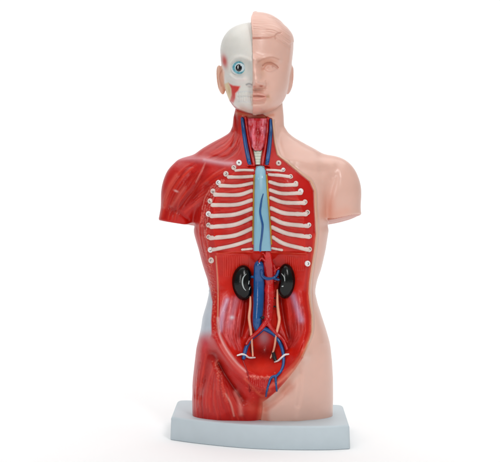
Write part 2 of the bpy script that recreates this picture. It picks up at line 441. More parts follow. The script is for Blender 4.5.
# front of skin half: relief, with armpit and groin crease shade painted in
T.stroke([(281, 128), (279, 142), (283, 156)], 2.8, -0.8)
T.stroke([(275.5, 124), (277, 142), (282, 156)], 1.6, 0.8)
T.stroke([(292, 158), (310, 164), (332, 163)], 5.0, 1.2)
T.stroke([(296, 166), (316, 171), (336, 171)], 4.0, -0.7)
T.blob(320, 196, 12, 13, 0.6)
T.stroke([(333, 178), (329, 192), (326.5, 206), (325, 224)], 5.5, -2.6)
T.blob(328.5, 208, 6.5, 15, 0, (212, 128, 98), 0.62)  # armpit shade as a tan gradient in the colour
T.stroke([(322, 214), (332, 215.5), (346, 211)], 5.0, 0, (218, 146, 120), 0.35)
T.stroke([(302, 350), (302, 370), (299, 392), (297, 418)], 7.0, 3.0)
T.stroke([(226, 376), (222, 395), (220, 418)], 8.0, 2.0)
T.stroke([(283, 390), (290, 377), (301, 363)], 3.6, -2.0, (206, 146, 124), 0.4)  # softer groove under the lip, shade tinted in
T.stroke([(299, 368), (301, 385), (298, 405)], 2.6, -1.2)
T.stroke([(312, 300), (318, 320), (322, 342)], 4.2, 0.6)
T.stroke([(266, 408), (277, 399), (289, 386)], 4.5, -1.2, (208, 124, 100), 0.5)
# margin between skin and the opening: ochre hairline with a moulded bead
edge = [(273, 120), (275, 142), (278.5, 155), (286.5, 161), (300.5, 172.5), (310.5, 180.5), (315, 191), (315.8, 205), (316.8, 222), (317, 234),
        (315.2, 250), (312.6, 266), (310.4, 282), (309.8, 293), (310.6, 304), (312.2, 316), (312, 331), (308, 343), (302, 356)]
T.stroke(edge, 0.9, 0.9, (206, 160, 118), 0.75)
T.stroke([(302, 356), (296, 366), (288, 377)], 0.9, 0.4, (212, 150, 118), 0.45)
T.stroke([(x+1.9, y) for x, y in edge], 0.7, -0.4, (196, 164, 150), 0.5)
T.stroke([(x-2.2, y+0.4) for x, y in edge[9:]], 1.1, 0.3, (214, 74, 50), 0.8)

# ---- the opening
chest = [(247, 166), (240, 167), (232, 174), (224, 182), (217.5, 191), (214.5, 201), (213, 214), (213, 226), (213.5, 238), (215, 249), (215, 300),
         (308, 300), (305.5, 249), (305.5, 236), (305, 225), (303.5, 212), (300.5, 202), (296, 192), (290.5, 184.5), (285, 178), (276, 171), (268, 166)]
abdo = [(214.5, 252), (217, 262), (219, 288), (219, 300), (218.5, 321), (220.5, 334), (227, 348), (237, 361.5), (248, 371), (262, 378), (276, 376), (289, 367),
        (298.5, 355), (303.5, 342), (306.5, 331), (306.5, 314), (304.5, 300), (304, 290), (305, 279), (306.5, 268), (308, 260), (308.5, 252)]
neckw = [(241, 117.5), (272, 118.5), (270.5, 140), (268, 160), (272, 170), (246, 170), (248, 160), (243.5, 138)]
XX, YY = np.meshgrid(gx, gy)
abdo_open = [(p[0], 225) if p[1] == 252 else p for p in abdo]
sdc = poly_sd(chest, XX, YY); sda = np.where(YY > 252, poly_sd(abdo_open, XX, YY), poly_sd(abdo, XX, YY)); sdn = poly_sd(neckw, XX, YY)
def bowl(s): s = np.clip(s, 0, 1); return np.sqrt(np.maximum(1-(1-s)**2, 0))
dc = 22*(1-(1-np.clip(sdc/44.0, 0, 1))**2.2)-9.5*np.exp(-((XX-262)/8.5)**2)*sstep(2, 14, sdc)
ra = 44-6*sstep(300, 350, YY)
da = 31*(1-(1-np.clip(sda/ra, 0, 1))**2.0)-1.5*sstep(268, 252, YY)-10*np.exp(-((XX-262.5)/13)**2)*sstep(345, 325, YY)*sstep(2, 12, sda)
da += -5*np.exp(-((XX-232)/8)**2-((YY-315)/30)**2)*(sda > 0)-5*np.exp(-((XX-296)/7)**2-((YY-315)/30)**2)*(sda > 0)
da += 9*np.exp(-((XX-264)/11)**2-((YY-350)/12)**2)
dn = 4.0*sstep(0, 3.0, sdn)
sdc = np.where(YY < 252.5, sdc, -9)
depth = np.maximum(np.where(YY < 252.5, dc, da), 0)
depth = np.maximum(smooth_map(depth.astype(np.float32), 3), dn)
carved = np.maximum(np.maximum(sdc, sda), sdn)
# lining colours
G = Maps(CAV)
for k in range(240):
    G.blob(rng.uniform(212, 310), rng.uniform(165, 380), rng.uniform(2, 6), rng.uniform(2, 8), rng.uniform(-.3, .3), [(206, 32, 18), (166, 8, 6)][k % 2], 0.25)
# muscle between the ribs
for k in range(9):
    y = 172+k*9
    G.fan([(214, y+8), (232, y+7), (251, y+2)], [(214, y+13), (232, y+12), (251, y+6)], 8, [(172, 16, 14), (220, 66, 52)], 0.15)
    G.fan([(272, y+2), (290, y+7), (308, y+9)], [(272, y+6), (290, y+12), (308, y+14)], 8, [(172, 16, 14), (220, 66, 52)], 0.15)
G.stroke([(232, 180), (232, 215), (232, 248)], 6, 0, (206, 60, 56), 0.25); G.stroke([(290, 180), (290, 215), (290, 248)], 6, 0, (206, 60, 56), 0.25)
# diaphragm edge
G.stroke([(213, 253.5), (240, 252), (252, 252.5)], 0.7, 1.0, (222, 78, 56), 0.6, n=3); G.stroke([(271, 252.5), (290, 253.5), (309, 254)], 0.7, 1.0, (222, 78, 56), 0.6, n=3)
for k in range(13): G.stroke([(224+k*2.1, 256), (224+k*2.1+rng.normal(0, .4), 266), (224+k*2.0, 276)], 0.5, 0.3, (214, 60, 40), 0.4)
for k in range(9): G.stroke([(286+k*2.1, 257), (286+k*2.1, 264), (287+k*2.0, 270)], 0.45, 0.3, (214, 60, 44), 0.4)
# iliacus fibres, pale airbrushed patches
G.fan([(228, 296), (223, 315), (222, 332), (230, 346)], [(244, 298), (241, 318), (240, 338), (243, 352)], 44, [DRED, (232, 110, 112)], 0.35)
G.fan([(284, 296), (287, 318), (288, 338), (285, 350)], [(300, 292), (303, 312), (303, 332), (294, 346)], 40, [DRED, (216, 84, 80)], 0.3)
G.stroke([(227, 300), (223, 312), (220, 330)], 2.6, 0.8, (206, 166, 190), 0.75)
G.stroke([(236, 300), (232, 314), (229, 326)], 3.4, 0, (214, 150, 168), 0.42)
G.blob(232, 317.5, 2.2, 1.8, 0.8, (232, 220, 228), 0.8)
G.stroke([(293, 296), (297, 308), (301, 320)], 3.0, 0.5, (196, 156, 186), 0.62)
G.stroke([(246, 300), (245, 318), (241, 336)], 2.8, -4.5, (118, 6, 6), 0.6); G.stroke([(281, 298), (284, 318), (289, 338)], 2.8, -4.5, (118, 6, 6), 0.6)  # psoas furrows, their shadow painted dark red
G.blob(264, 338, 5, 6.5, 0.8, (196, 168, 176), 0.75); G.blob(264, 352, 9, 6, 0, (116, 12, 12), 0.75)  # pale sacrum; shade of the pelvic recess painted below it
G.blob(250, 362, 6, 5, 0, (150, 10, 10), 0.5); G.blob(273, 357, 5, 6, 0, (120, 16, 14), 0.5)  # more recess shade painted between the vessels
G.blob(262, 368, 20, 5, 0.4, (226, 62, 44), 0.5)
# where lining runs onto the red margin
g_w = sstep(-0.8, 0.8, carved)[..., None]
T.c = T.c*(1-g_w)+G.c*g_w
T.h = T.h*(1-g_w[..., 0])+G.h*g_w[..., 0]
# margin, lip and its highlights over both
T.stroke([(215.8, 256), (217.2, 272), (218, 288), (218, 300), (217.7, 321)], 0.6, 0.7, (240, 168, 128), 0.65)
T.stroke([(217.7, 318), (219.6, 334), (227, 349.5), (237, 363), (246, 371.5)], 1.2, 1.0, (232, 170, 166), 0.75)
T.stroke([(215, 338), (223, 353), (236, 369), (250, 382), (262, 388.5), (277, 385), (291, 373), (303, 357)], 5.4, 7.5)
T.stroke([(240, 396), (252, 405), (264, 406), (276, 399), (288, 388), (299, 374)], 4.5, -2.0)
T.stroke([(222, 345), (232, 361), (246, 376)], 2.4, 0, (224, 120, 112), 0.45)
T.stroke([(303, 350), (294, 364), (281, 377), (266, 390)], 1.8, 0, (214, 92, 70), 0.6)
T.stroke([(292, 370), (284, 378), (276, 384)], 1.6, 0.3, (228, 140, 112), 0.5)
T.stroke([(245, 379), (256, 391), (263, 396), (270, 391)], 1.3, 0.3, (222, 96, 70), 0.6)
T.specks([(247, 376), (256, 377), (266, 378), (276, 376)], 1.3, 90, (0.4, 0.9), 0.5, (246, 140, 124), 0.6)
T.specks([(247, 386), (254, 389), (262, 389), (270, 384)], 2.6, 90, (0.3, 0.8), 0.4, (226, 84, 70), 0.5)
for k in range(12): T.stroke([(247+k*1.9, 378), (247.5+k*1.9, 386), (248.5+k*1.8, 391)], 0.5, -0.5, (160, 20, 18), 0.4)
T.stroke([(249, 377), (251, 386), (250, 394)], 0.6, 0.4, (164, 14, 18), 0.6)
depth_m = depth.astype(np.float32)
cav_m = carved.astype(np.float32)

armL = (P0(188.0, 181, 2), P0(174.2, 232, 2)); armR = (P0(331.5, 180, 2), P0(345.2, 232, 2))
zl = unproj(0, 225)[1]; 
def body_F(X, Y, Z):
    f = trunk.F(X, Y, Z)
    a = cone(X, Y, Z, armL[0], armL[1], 21.8, 17.8, 1.08)
    b = cone(X, Y, Z, armR[0], armR[1], 22.6, 18.0, 1.08)
    # cut planes through the upper arms
    cl = -((Z-(ZC+HR-220.5))+0.16*(X-(160-CX))+0.02*Y)
    cr = -((Z-(ZC+HR-213.6))-0.26*(X-(362-CX))+0.19*Y)
    tr = f
    a = smin(a, ell(X, Y, Z, P0(186.3, 193, 2), (24.8, 24, 30)), 5.0); b = smin(b, ell(X, Y, Z, P0(335.0, 192, 2), (25.0, 24, 30)), 5.0)
    f = smin(smin(f, a, 9.0), b, 9.0)
    cut = -smin(-f, -np.where(X < 0, cl, cr), 2.2)
    low = smin(tr, cut, 0.02+2.4*sstep(ZC+HR-186, ZC+HR-210, Z)*sstep(ZC+HR-246, ZC+HR-230, Z)*sstep(60, 76, np.abs(X-8)))
    f = np.where((Z > ZC+HR-266) & (np.abs(X-8) > 40), np.minimum(cut, low), f)
    px, py = proj(X, Y, Z)
    px = np.broadcast_to(px, f.shape); py = np.broadcast_to(py, f.shape)
    near = np.abs(f) < 14
    m = (Y < 12) & near & np.ones(f.shape, bool)
    hv = np.zeros(f.shape, np.float32)
    Yb = np.broadcast_to(Y, f.shape)
    hv[m] = samp(T.h, px[m], py[m])*sstep(12, -4, Yb[m])
    fr_ = np.broadcast_to(trunk.front(X, Z), f.shape)
    m2 = (Yb < 10) & (px > 205) & (px < 320)
    fl = np.full(f.shape, -99.0, np.float32)
    dd = samp(depth_m, px[m2], py[m2]); hh = samp(T.h, px[m2], py[m2])
    fl[m2] = np.where(dd > 0.02, (fr_[m2]-1.0+dd-Yb[m2]-hh)*0.75, -99)
    f = f-hv
    return np.maximum(np.maximum(f, fl), -Z-0.5).astype(np.float64 if f.ndim == 1 else np.float32)

P, F_ = surface_net(body_F, (-98, -64, -3), (120, 66, 318), 0.75)
P, N = refine(body_F, P)
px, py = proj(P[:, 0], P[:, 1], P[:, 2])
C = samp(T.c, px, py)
side = sstep(SEAMX-3, SEAMX+1.5, P[:, 0])[:, None]
backc = lin(RED)*(1-side)+lin(SKIN)*side
bl = sstep(0, 14, P[:, 1])[:, None]
C = C*(1-bl)+backc*bl
cutf = (N[:, 2] < -0.8) & (P[:, 2] > 150) & (np.abs(P[:, 0]-8) > 60)
C[cutf & (P[:, 0] > 0)] = lin((186, 92, 60)); C[cutf & (P[:, 0] < 0)] = lin((190, 60, 50))
fc = P[F_].mean(1); fpx, fpy = proj(fc[:, 0], fc[:, 1], fc[:, 2])
inside = (samp(cav_m, fpx, fpy) > 0) & (fc[:, 1] < 12)
skin_sd = poly_sd(skin_poly, fpx, fpy)
isskin = np.where(fc[:, 1] < 6, skin_sd > 0, fc[:, 0] > SEAMX) & ~inside
lab = np.where(inside, np.where(fpy < 168, 3, np.where(fpy < 253.5, 1, 2)), np.where(isskin, 4, 0))
parts = {}
for nm, k, m_ in (('muscle_half', 0, M_MUS), ('chest_lining', 1, M_LINE), ('abdomen_lining', 2, M_LINE), ('neck_lining', 3, M_LINE), ('skin_half', 4, M_SKIN)):
    p_, f_, n_, c_ = submesh(P, F_, N, C, lab == k)
    parts[nm] = mesh(nm, p_, f_, m_, root, c_, n_)
parts['muscle_half']['label'] = 'flayed red muscle side of the torso with a pale grey hip'
parts['skin_half']['label'] = 'smooth flesh coloured side of the torso'
bvh = BVHTree.FromPolygons([tuple(p) for p in P], [tuple(int(i) for i in f) for f in F_])

def hit(px, py):
    """point and normal of the torso's surface seen at a picture position, in mm"""
    o = Vector((0, -D, ZC)); d = Vector((px-CX, D, HR-py)).normalized()
    loc, nor, i, dist = bvh.ray_cast(o, d)
    if loc is None: return Vector((*P0(px, py, -30),)), Vector((0, -1, 0))
    return loc, nor

def on_surf(pts, lift, n=6, sm=3):
    """spline of picture positions dropped on the surface, smoothed, lifted towards the front"""
    q = spline(pts, n); L = lift if np.ndim(lift) else [lift]*len(pts)
    l = np.interp(np.linspace(0, len(pts)-1, len(q)), range(len(pts)), L)
    Y = np.array([hit(*p)[0].y for p in q])
    for k in range(sm): Y = np.concatenate([Y[:1], (Y[:-2]+Y[1:-1]*2+Y[2:])/4, Y[-1:]])
    Y = Y-l
    return np.array([P0(p[0], p[1], y) for p, y in zip(q, Y)])

def tube(name, pts, r, m, parent, seg=12, flat=1.0, rough=0.0):
    """tube along 3-D points (mm) with radius r (number or one value per key point); flat squeezes its depth"""
    pts = np.asarray(pts, float); n = len(pts); R = np.interp(np.linspace(0, 1, n), np.linspace(0, 1, len(r)), r) if np.ndim(r) else np.full(n, float(r))
    if rough: R = R*(1+rng.normal(0, rough, n))
    T_ = np.gradient(pts, axis=0); T_ /= np.linalg.norm(T_, axis=1, keepdims=True)
    V = []; F = []
    def ring(c, t, ra):
        s_ = np.cross(t, (0, 1, 0)); s_ /= np.linalg.norm(s_)+1e-9; u = np.cross(s_, t)
        for k in range(seg):
            a = 2*math.pi*k/seg; V.append(c+s_*math.cos(a)*ra+u*math.sin(a)*ra*flat)
    caps = [(0.35, -0.9), (0.8, -0.55)]
    for f, o in caps: ring(pts[0]+T_[0]*R[0]*o, T_[0], R[0]*f)
    for i in range(n): ring(pts[i], T_[i], R[i])
    for f, o in caps[::-1]: ring(pts[-1]-T_[-1]*R[-1]*o, T_[-1], R[-1]*f)
    nr = n+4
    for i in range(nr-1):
        for k in range(seg): F.append((i*seg+k, i*seg+(k+1) % seg, (i+1)*seg+(k+1) % seg, (i+1)*seg+k))
    F.append(tuple(range(seg))[::-1]); F.append(tuple((nr-1)*seg+k for k in range(seg)))
    return mesh(name, V, F, m, parent)

# ------------------------------------------------------------------ ribs and numbered rib ends
CH = parts['chest_lining']; AB = parts['abdomen_lining']; NK = parts['neck_lining']
ribs = [([(253, 170.3), (244, 170), (235.5, 170.5)], 1.1), ([(252.5, 176.3), (240, 177), (228.5, 177)], 1.5), ([(252.5, 183), (238, 185.8), (220, 185.6)], 1.6),
        ([(252, 190.6), (238, 194.8), (215, 194.6)], 1.75), ([(252, 200), (236, 204.6), (212.5, 205)], 1.8), ([(252, 208.8), (234, 214.6), (211.5, 216)], 1.9),
        ([(252, 217.8), (234, 224.8), (211.2, 226.8)], 1.9), ([(252, 228.5), (234, 235.6), (210.5, 238)], 1.9), ([(252, 239.3), (234, 245.2), (213, 249.6)], 1.7),
        ([(252, 248.6), (247, 249.2), (242, 249.6)], 1.0),
        ([(267, 170), (275, 170.2), (282, 171)], 1.0), ([(269, 174.6), (280, 175.4), (291.5, 177)], 1.4), ([(269.5, 181.8), (281, 184.8), (296.5, 184.8)], 1.6),
        ([(270, 190), (282, 193.4), (301, 193)], 1.7), ([(270.5, 197.8), (284, 202.4), (304.5, 203)], 1.8), ([(271, 208.2), (285, 213.2), (306, 214.2)], 1.9),
        ([(271.5, 218), (285, 223.6), (308, 226)], 1.9), ([(272, 227.3), (288, 233.7), (309, 236.7)], 1.9), ([(272.5, 237.2), (285, 244), (307.5, 249.5)], 1.8),
        ([(272, 248.2), (277, 249.2), (282, 250)], 1.1)]
for pts, r in ribs:
    tube('rib', on_surf(pts, 0.8, 8, 4), [r*1.1, r*1.15, r*1.1, r*1.2], M_RIB, CH, 12, 0.8, 0.03)

def disc(name, c, nrm, rx, rz, th, m, parent, n=20, hole=0.0):
    nrm = Vector(nrm).normalized(); u = nrm.cross(Vector((0, 0, 1))).normalized(); v = u.cross(nrm)
    prof = [(1.0, -th), (1.0, 0.15*th), (0.88, 0.75*th), (0.66, th)]
    if hole: prof += [(hole+0.08, th), (hole, 0.6*th), (hole*0.5, 0.5*th)]
    V = []; F = []
    for f, h in prof:
        for k in range(n):
            a = 2*math.pi*k/n; V.append(Vector(c)+u*(math.cos(a)*rx*f)+v*(math.sin(a)*rz*f)+nrm*h)
    for i in range(len(prof)-1):
        for k in range(n): F.append((i*n+k, i*n+(k+1) % n, (i+1)*n+(k+1) % n, (i+1)*n+k))
    F.append(tuple((len(prof)-1)*n+k for k in range(n)))
    return mesh(name, V, F, m, parent)

dots = [(239, 163), (233.8, 167.8), (226, 174), (218.5, 182.8), (213, 191.2), (210.2, 201), (208.6, 213.8), (208.7, 225), (208.8, 236.8), (210.7, 249.7), (211.5, 260.2),
        (278.6, 163.3), (283.2, 170), (290.5, 176.6), (295.8, 183.5), (300.6, 191.2), (304.8, 202), (307.3, 212.4), (308.8, 224.8), (309.5, 236.2), (309.2, 249.2), (307.4, 263.4)]
for i, (x, y) in enumerate(dots):
    c, nn = hit(x, y); nn = Vector((0, -1, 0))*0.75+nn*0.25; c = c+Vector((0, -1.6, 0))*(i == 21)
    r = (2.9, 2.5, 2.7, 2.5, 2.6, 2.6, 2.7, 2.4, 2.3, 2.8, 3.0, 2.7, 2.1, 2.2, 2.4, 2.7, 2.5, 2.5, 2.2, 2.2, 2.6, 2.8)[i]
    d = disc('rib_end', c+nn*0.9, nn, r, r*1.03, 1.2, M_RIB if i % 3 else M_WHITE, CH if y < 255 else AB, hole=0.0)
    # small dark painted figure, too small to read, left as a broken ring
    ang0 = rng.uniform(0, 6.28); span = rng.uniform(2.4, 4.6) if i not in (0, 11) else 6.2
    rr = 0.85 if i not in (0, 11) else 0.4
    pts = [c+nn*2.12+Vector((math.cos(a)*rr, 0, math.sin(a)*rr*1.15)) for a in np.linspace(ang0, ang0+span, 12)]
    tube('painted_mark', [tuple(p) for p in pts], 0.42 if i in (0, 11) else 0.3, M_GREY, CH if y < 255 else AB, 6)

# ------------------------------------------------------------------ vertebral strip with its blue vein
def strip(name, rows, m, parent, lift, thick, colf, nu=25):
    """convex band through rows of (left, right, picture row)"""
    V = []; Cc = []; F = []
    ys = [hit((a+b)/2, r)[0].y for a, b, r in rows]
    for k in range(6): ys = [ys[0]]+[(ys[i-1]+2*ys[i]+ys[i+1])/4 for i in range(1, len(ys)-1)]+[ys[-1]]
    for (a, b, r), y0 in zip(rows, ys):
        for k in range(nu):
            t = k/(nu-1)*2-1; x = (a+b)/2+(b-a)/2*t
            y = y0-lift-thick*math.sqrt(max(0, 1-abs(t)**2.6))+3.0*(abs(t) > 0.999)
            V.append(P0(x, r, y)); Cc.append(colf(x, r, t))
    for i in range(len(rows)-1):
        for k in range(nu-1): F.append((i*nu+k, i*nu+k+1, (i+1)*nu+k+1, (i+1)*nu+k)[::-1])
    return mesh(name, V, F, m, parent, np.array(Cc))
def rowsof(keys, n):
    k = np.array(keys, float); ys = np.linspace(k[0, 2], k[-1, 2], n)
    return [(np.interp(y, k[:, 2], k[:, 0]), np.interp(y, k[:, 2], k[:, 1]), y) for y in ys]
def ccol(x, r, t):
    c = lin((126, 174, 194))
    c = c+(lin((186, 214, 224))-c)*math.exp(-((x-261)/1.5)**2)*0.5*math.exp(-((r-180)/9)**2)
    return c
def ocol(x, r, t): return lin((196, 150, 30)) if math.sin(r*1.7+math.sin(r*0.9))*0.5+0.5 > 0.25 else lin((150, 130, 50))
rr_ = rowsof([(257.6, 262.8, 166.6), (255.6, 264.8, 168), (255.0, 265.8, 171), (254.3, 267.4, 195), (253.8, 269.6, 225), (253.4, 271.4, 251)], 60)
sp = strip('vertebral_column', rr_, M_SPINE, CH, 1.6, 3.2, ccol)
for s_ in (-1, 1):
    pts = [(a-0.3 if s_ < 0 else b+0.3, y) for a, b, y in rr_[6::6]]
    tube('yellow_nerve_cord', on_surf(pts, 1.6, 5, 6), 1.0, mat('ochre_cord_paint', (190, 146, 34), 0.4, vary=0.35, bump=0.5, bscale=300), CH, 8, 1, 0.12)
ve = [(263.2, 194), (261.6, 200), (260.6, 207), (260.2, 213), (261.6, 220), (262.6, 226), (261.8, 236), (260.6, 245), (260.2, 251)]
def over(pts, lift, n=6):
    """drop points on the vertebral strip itself"""
    me = sp.data; b2 = BVHTree.FromPolygons([v.co/MM for v in me.vertices], [tuple(p.vertices) for p in me.polygons]); out = []
    for p in spline(pts, n):
        o = Vector((0, -D, ZC)); l, _, _, _ = b2.ray_cast(o, Vector((p[0]-CX, D, HR-p[1])).normalized())
        out.append(P0(p[0], p[1], (l.y if l else -30)-lift))
    return np.array(out)
tube('blue_vein', over(ve, 0.1), [0.5, 0.95, 1.0, 1.1, 1.0, 0.95], M_BLUE, CH, 8)
# highlight bulb and grey cap at the top of the strip
c, nn = hit(260.3, 169.5)
tube('grey_cap', on_surf([(257, 167.4), (260.2, 166.9), (263.4, 167.4)], 3.0, 6), 1.3, mat('grey_cap_paint', (120, 140, 150), 0.4), CH, 10)

# ------------------------------------------------------------------ neck
larM = mat('larynx_paint', rough=0.22, bump=0.4, bscale=300, vary=0.2, coat=0.5)
lk = rowsof([(247.2, 267.2, 118.5), (247.4, 267.2, 121), (248, 267, 130), (249.5, 265.6, 140), (251.5, 263.6, 147), (254, 261.6, 150.6)], 60)
lar_noise = rng.normal(0, 1, (90, 60))
for k in range(7): lar_noise = (lar_noise+np.roll(lar_noise, 1, 0)*1.5+np.roll(lar_noise, -1, 0)*1.5+0.5*np.roll(lar_noise, 1, 1)+0.5*np.roll(lar_noise, -1, 1))/5
lar_noise /= lar_noise.std()
def lsamp(x, r):
    a = (r-110)*1.6; b = (x-240)*2.0; i = int(a); j = int(b); u = a-i; v = b-j; g = lambda p, q: lar_noise[p % 90, q % 60]
    return (g(i, j)*(1-v)+g(i, j+1)*v)*(1-u)+(g(i+1, j)*(1-v)+g(i+1, j+1)*v)*u
def lcol(x, r, t):
    v = 0.55*lsamp(x, r)
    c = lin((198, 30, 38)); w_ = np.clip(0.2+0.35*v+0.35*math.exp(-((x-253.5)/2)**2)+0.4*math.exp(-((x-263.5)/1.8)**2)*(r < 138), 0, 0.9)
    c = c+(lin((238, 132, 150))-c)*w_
    if 255.5 < x < 260 and 128 < r < 146: c = c+(lin((170, 8, 14))-c)*0.6
    return c
lar = strip('larynx', lk, larM, NK, 2.0, 5.5, lcol, 31)
me = lar.data
for v in me.vertices:
    pxx, pyy = proj(v.co.x/MM, v.co.y/MM, v.co.z/MM)
    nv = lsamp(pxx, pyy)
    ridge = 1.6*math.exp(-((pxx-253)/2.0)**2)+1.6*math.exp(-((pxx-262.8)/2.0)**2)-1.5*math.exp(-((pxx-258)/1.8)**2)
    v.co.y -= (0.3*nv+ridge*min(1, max(0, (pyy-118)/4)))*MM
tk = rowsof([(253.2, 262.4, 150), (253.8, 261.8, 154), (255, 260.8, 160), (255.4, 260.4, 164.5)], 40)
tr_ = strip('trachea', tk, M_SPINE, NK, 2.0, 3.0, lambda x, r, t: lin((204, 206, 190)) if math.sin(r*2.2) > -0.4 else lin((172, 176, 158)), 17)
tube('jugular_vein', on_surf([(242.3, 118.5), (243.5, 130), (245.6, 144), (247.6, 155), (249.4, 164)], 1.2, 8), [1.6, 1.9, 2.1, 2.1, 1.9], M_BLUE, NK, 14, 0.9)
tube('jugular_vein', on_surf([(270.6, 119.8), (270.6, 132), (269.4, 146), (268.2, 156), (267, 164.5)], 1.2, 8), [1.2, 1.8, 2.1, 2.1, 1.8], M_BLUE, NK, 14, 0.9)
tube('carotid_artery', on_surf([(245.6, 117.5), (247, 130), (249.6, 144), (252, 156), (254, 165)], 1.4, 8), [1.3, 1.5, 1.7, 1.7], M_RED, NK, 12)
tube('carotid_artery', on_surf([(267.6, 118), (267.3, 130), (265.6, 144), (263.8, 156), (262.6, 165)], 1.4, 8), [1.4, 1.5, 1.7, 1.7], M_RED, NK, 12)
tube('blue_vein', on_surf([(247.5, 165.6), (256, 165), (262, 165), (269, 166)], 1.0, 6), 0.8, M_RED, NK, 10)

# ------------------------------------------------------------------ abdomen
def A3(pts, lift, n=6, sm=8): return on_surf(pts, lift, n, sm)
tube('vena_cava', A3([(258.9, 265), (258.9, 275), (258.8, 290), (258.4, 305), (257.6, 316), (257.2, 325), (259, 331)], [3.2, 3.2, 3.2, 3.2, 3.0, 2.2, 1.0]), [4.9, 5.3, 5.3, 5.2, 4.9, 4.2, 3.0], M_BLUE, AB, 20, 0.75, 0.015)
tube('aorta', A3([(267.5, 252.5), (268.2, 262), (269.4, 280), (269.2, 300), (268.2, 315), (266.8, 323)], [2.6, 3.4, 3.2, 3.2, 3, 3]), [3.2, 5.1, 5.1, 4.9, 4.6, 4.0], M_RED, AB, 20, 0.8, 0.06)
for pts, r in [([(266, 262), (262, 258), (259.5, 261), (258.2, 264.6)], 1.1), ([(268, 261), (272, 263), (275, 269), (274.6, 275)], 1.5), ([(270, 262), (267, 255), (269, 252)], 1.4),
               ([(270, 268), (274, 271), (279, 268)], 1.3), ([(267, 262), (264, 254), (262.5, 253)], 0.9), ([(271, 279), (275, 281), (278, 278)], 1.3)]:
    tube('arterial_branch', A3(pts, 4.2, 6, 3), [r, r*0.85], M_RED, AB, 10, 1, 0.08)
tube('renal_vein', A3([(261.5, 271), (262.5, 276), (267, 278.6), (273, 278), (276.5, 275.5), (278.4, 271)], 6.8, 6, 4), [1.6, 1.6, 1.6, 1.5, 1.3], M_BLUE, AB, 12, 1)
tube('renal_vein', A3([(273, 278), (278, 279.6), (281, 279.4)], 6.6, 6, 3), [1.4, 1.1], M_BLUE, AB, 10)
tube('renal_vein', A3([(257, 279), (253, 277), (249.5, 277)], 4.2, 6, 3), [1.5, 1.2], M_BLUE, AB, 10)
for x, y in [(274, 298), (274.6, 306.5)]:
    tube('vessel_stub', A3([(271, y-0.3), (x, y), (x+0.8, y+0.4)], 3.6, 4, 2), 0.8, M_BLACK, AB, 8)
tube('vessel_stub', A3([(261.4, 317.6), (262.8, 318.2), (263.6, 317)], 7.0, 4, 2), [1.2, 1.0], M_BLACK, AB, 10)
# iliac arteries and veins
tube('iliac_artery', A3([(267, 320), (263, 326), (257, 332.6), (250.5, 338), (246.4, 344)], 4.4), [2.9, 2.2, 1.8, 1.6], M_RED, AB, 14, 1, 0.03)
tube('iliac_artery', A3([(267, 320), (270.5, 327), (276, 333), (283, 340), (287, 349)], 4.0), [2.9, 2.2, 1.8, 1.5], M_RED, AB, 14, 1, 0.03)
tube('iliac_vein', A3([(263.6, 328.4), (258, 333.4), (252.6, 337.6), (248.4, 343), (245.4, 350), (243.6, 358)], [3, 2.6, 2.6, 2.6, 2.8, 3]), [2.0, 1.9, 1.8, 2.0, 2.1, 2.0], M_BLUE, AB, 14)
tube('iliac_vein', A3([(263.6, 328.4), (269, 331), (275.5, 335.6), (280, 343), (283, 352), (283.6, 362), (281.6, 370), (276.6, 376)], [3, 3.4, 3.4, 3, 2.6, 2.0, 1.4, 1.0]),
     [2.2, 2.3, 2.1, 1.9, 1.7, 1.5, 1.4, 1.3], M_BLUE, AB, 14)
tube('iliac_vein', A3([(277, 375.5), (271.5, 377.5), (268.8, 384), (266.8, 391), (266, 396.5)], 0.8), [1.3, 1.2, 1.1, 0.8], M_BLUE, AB, 10)
tube('iliac_vein', A3([(275.6, 376), (276, 383), (276.8, 391)], 0.9), [1.4, 1.1, 0.9], M_BLUE, AB, 10)
tube('vessel_stub', A3([(273, 352), (274.6, 358), (275.8, 361)], 1.4), [1.9, 2.2, 1.4], mat('dark_green_vessel_paint', (26, 44, 44), 0.3, coat=0.3), AB, 10)
tube('vessel_stub', A3([(252.6, 347), (252.2, 352)], 1.4), [1.3, 1.6], mat('dark_blue_vessel_paint', (20, 40, 66), 0.3, coat=0.3), AB, 10)
tube('arterial_branch', A3([(242.6, 360), (245, 366), (247.6, 373), (248.6, 381), (249.6, 392)], 0.3), [0.9, 0.8, 0.7, 0.5], mat('dark_artery_paint', (158, 14, 20), 0.3), AB, 8)
# ureters and white ducts
tube('ureter', A3([(250.4, 297), (250.3, 306), (249.2, 318), (251, 332), (252, 345), (252.8, 356)], 4.2, 6, 10), [0.9, 1.3, 1.5, 1.3, 1.1, 0.9], M_CREAM, AB, 12)
tube('ureter', A3([(277.4, 290), (277.4, 303), (278.4, 313), (279.2, 321), (276.6, 333), (274.6, 346), (273, 352), (270.6, 358)], [4.2, 4.2, 4.4, 4.6, 5, 4.6, 3, 1.6], 6, 10), [0.9, 1.3, 1.6, 1.5, 1.3, 1.1, 1.0, 0.8], M_CREAM, AB, 12)
tube('white_duct', A3([(237.4, 355.4), (242, 354.2), (245.6, 355.4), (249, 357.6), (255, 357.6)], [1.4, 5.2, 5.2, 2.4, 1.2], 6, 5), [0.8, 1.1, 1.0, 0.8], M_WHITE, AB, 10)
tube('white_duct', A3([(288.6, 354.2), (285, 354.8), (281.6, 357.6), (278, 360.8), (274.6, 362)], [1.2, 4.4, 4.6, 2.4, 1.0], 6, 5), [0.8, 1.1, 1.0, 0.7], M_WHITE, AB, 10)

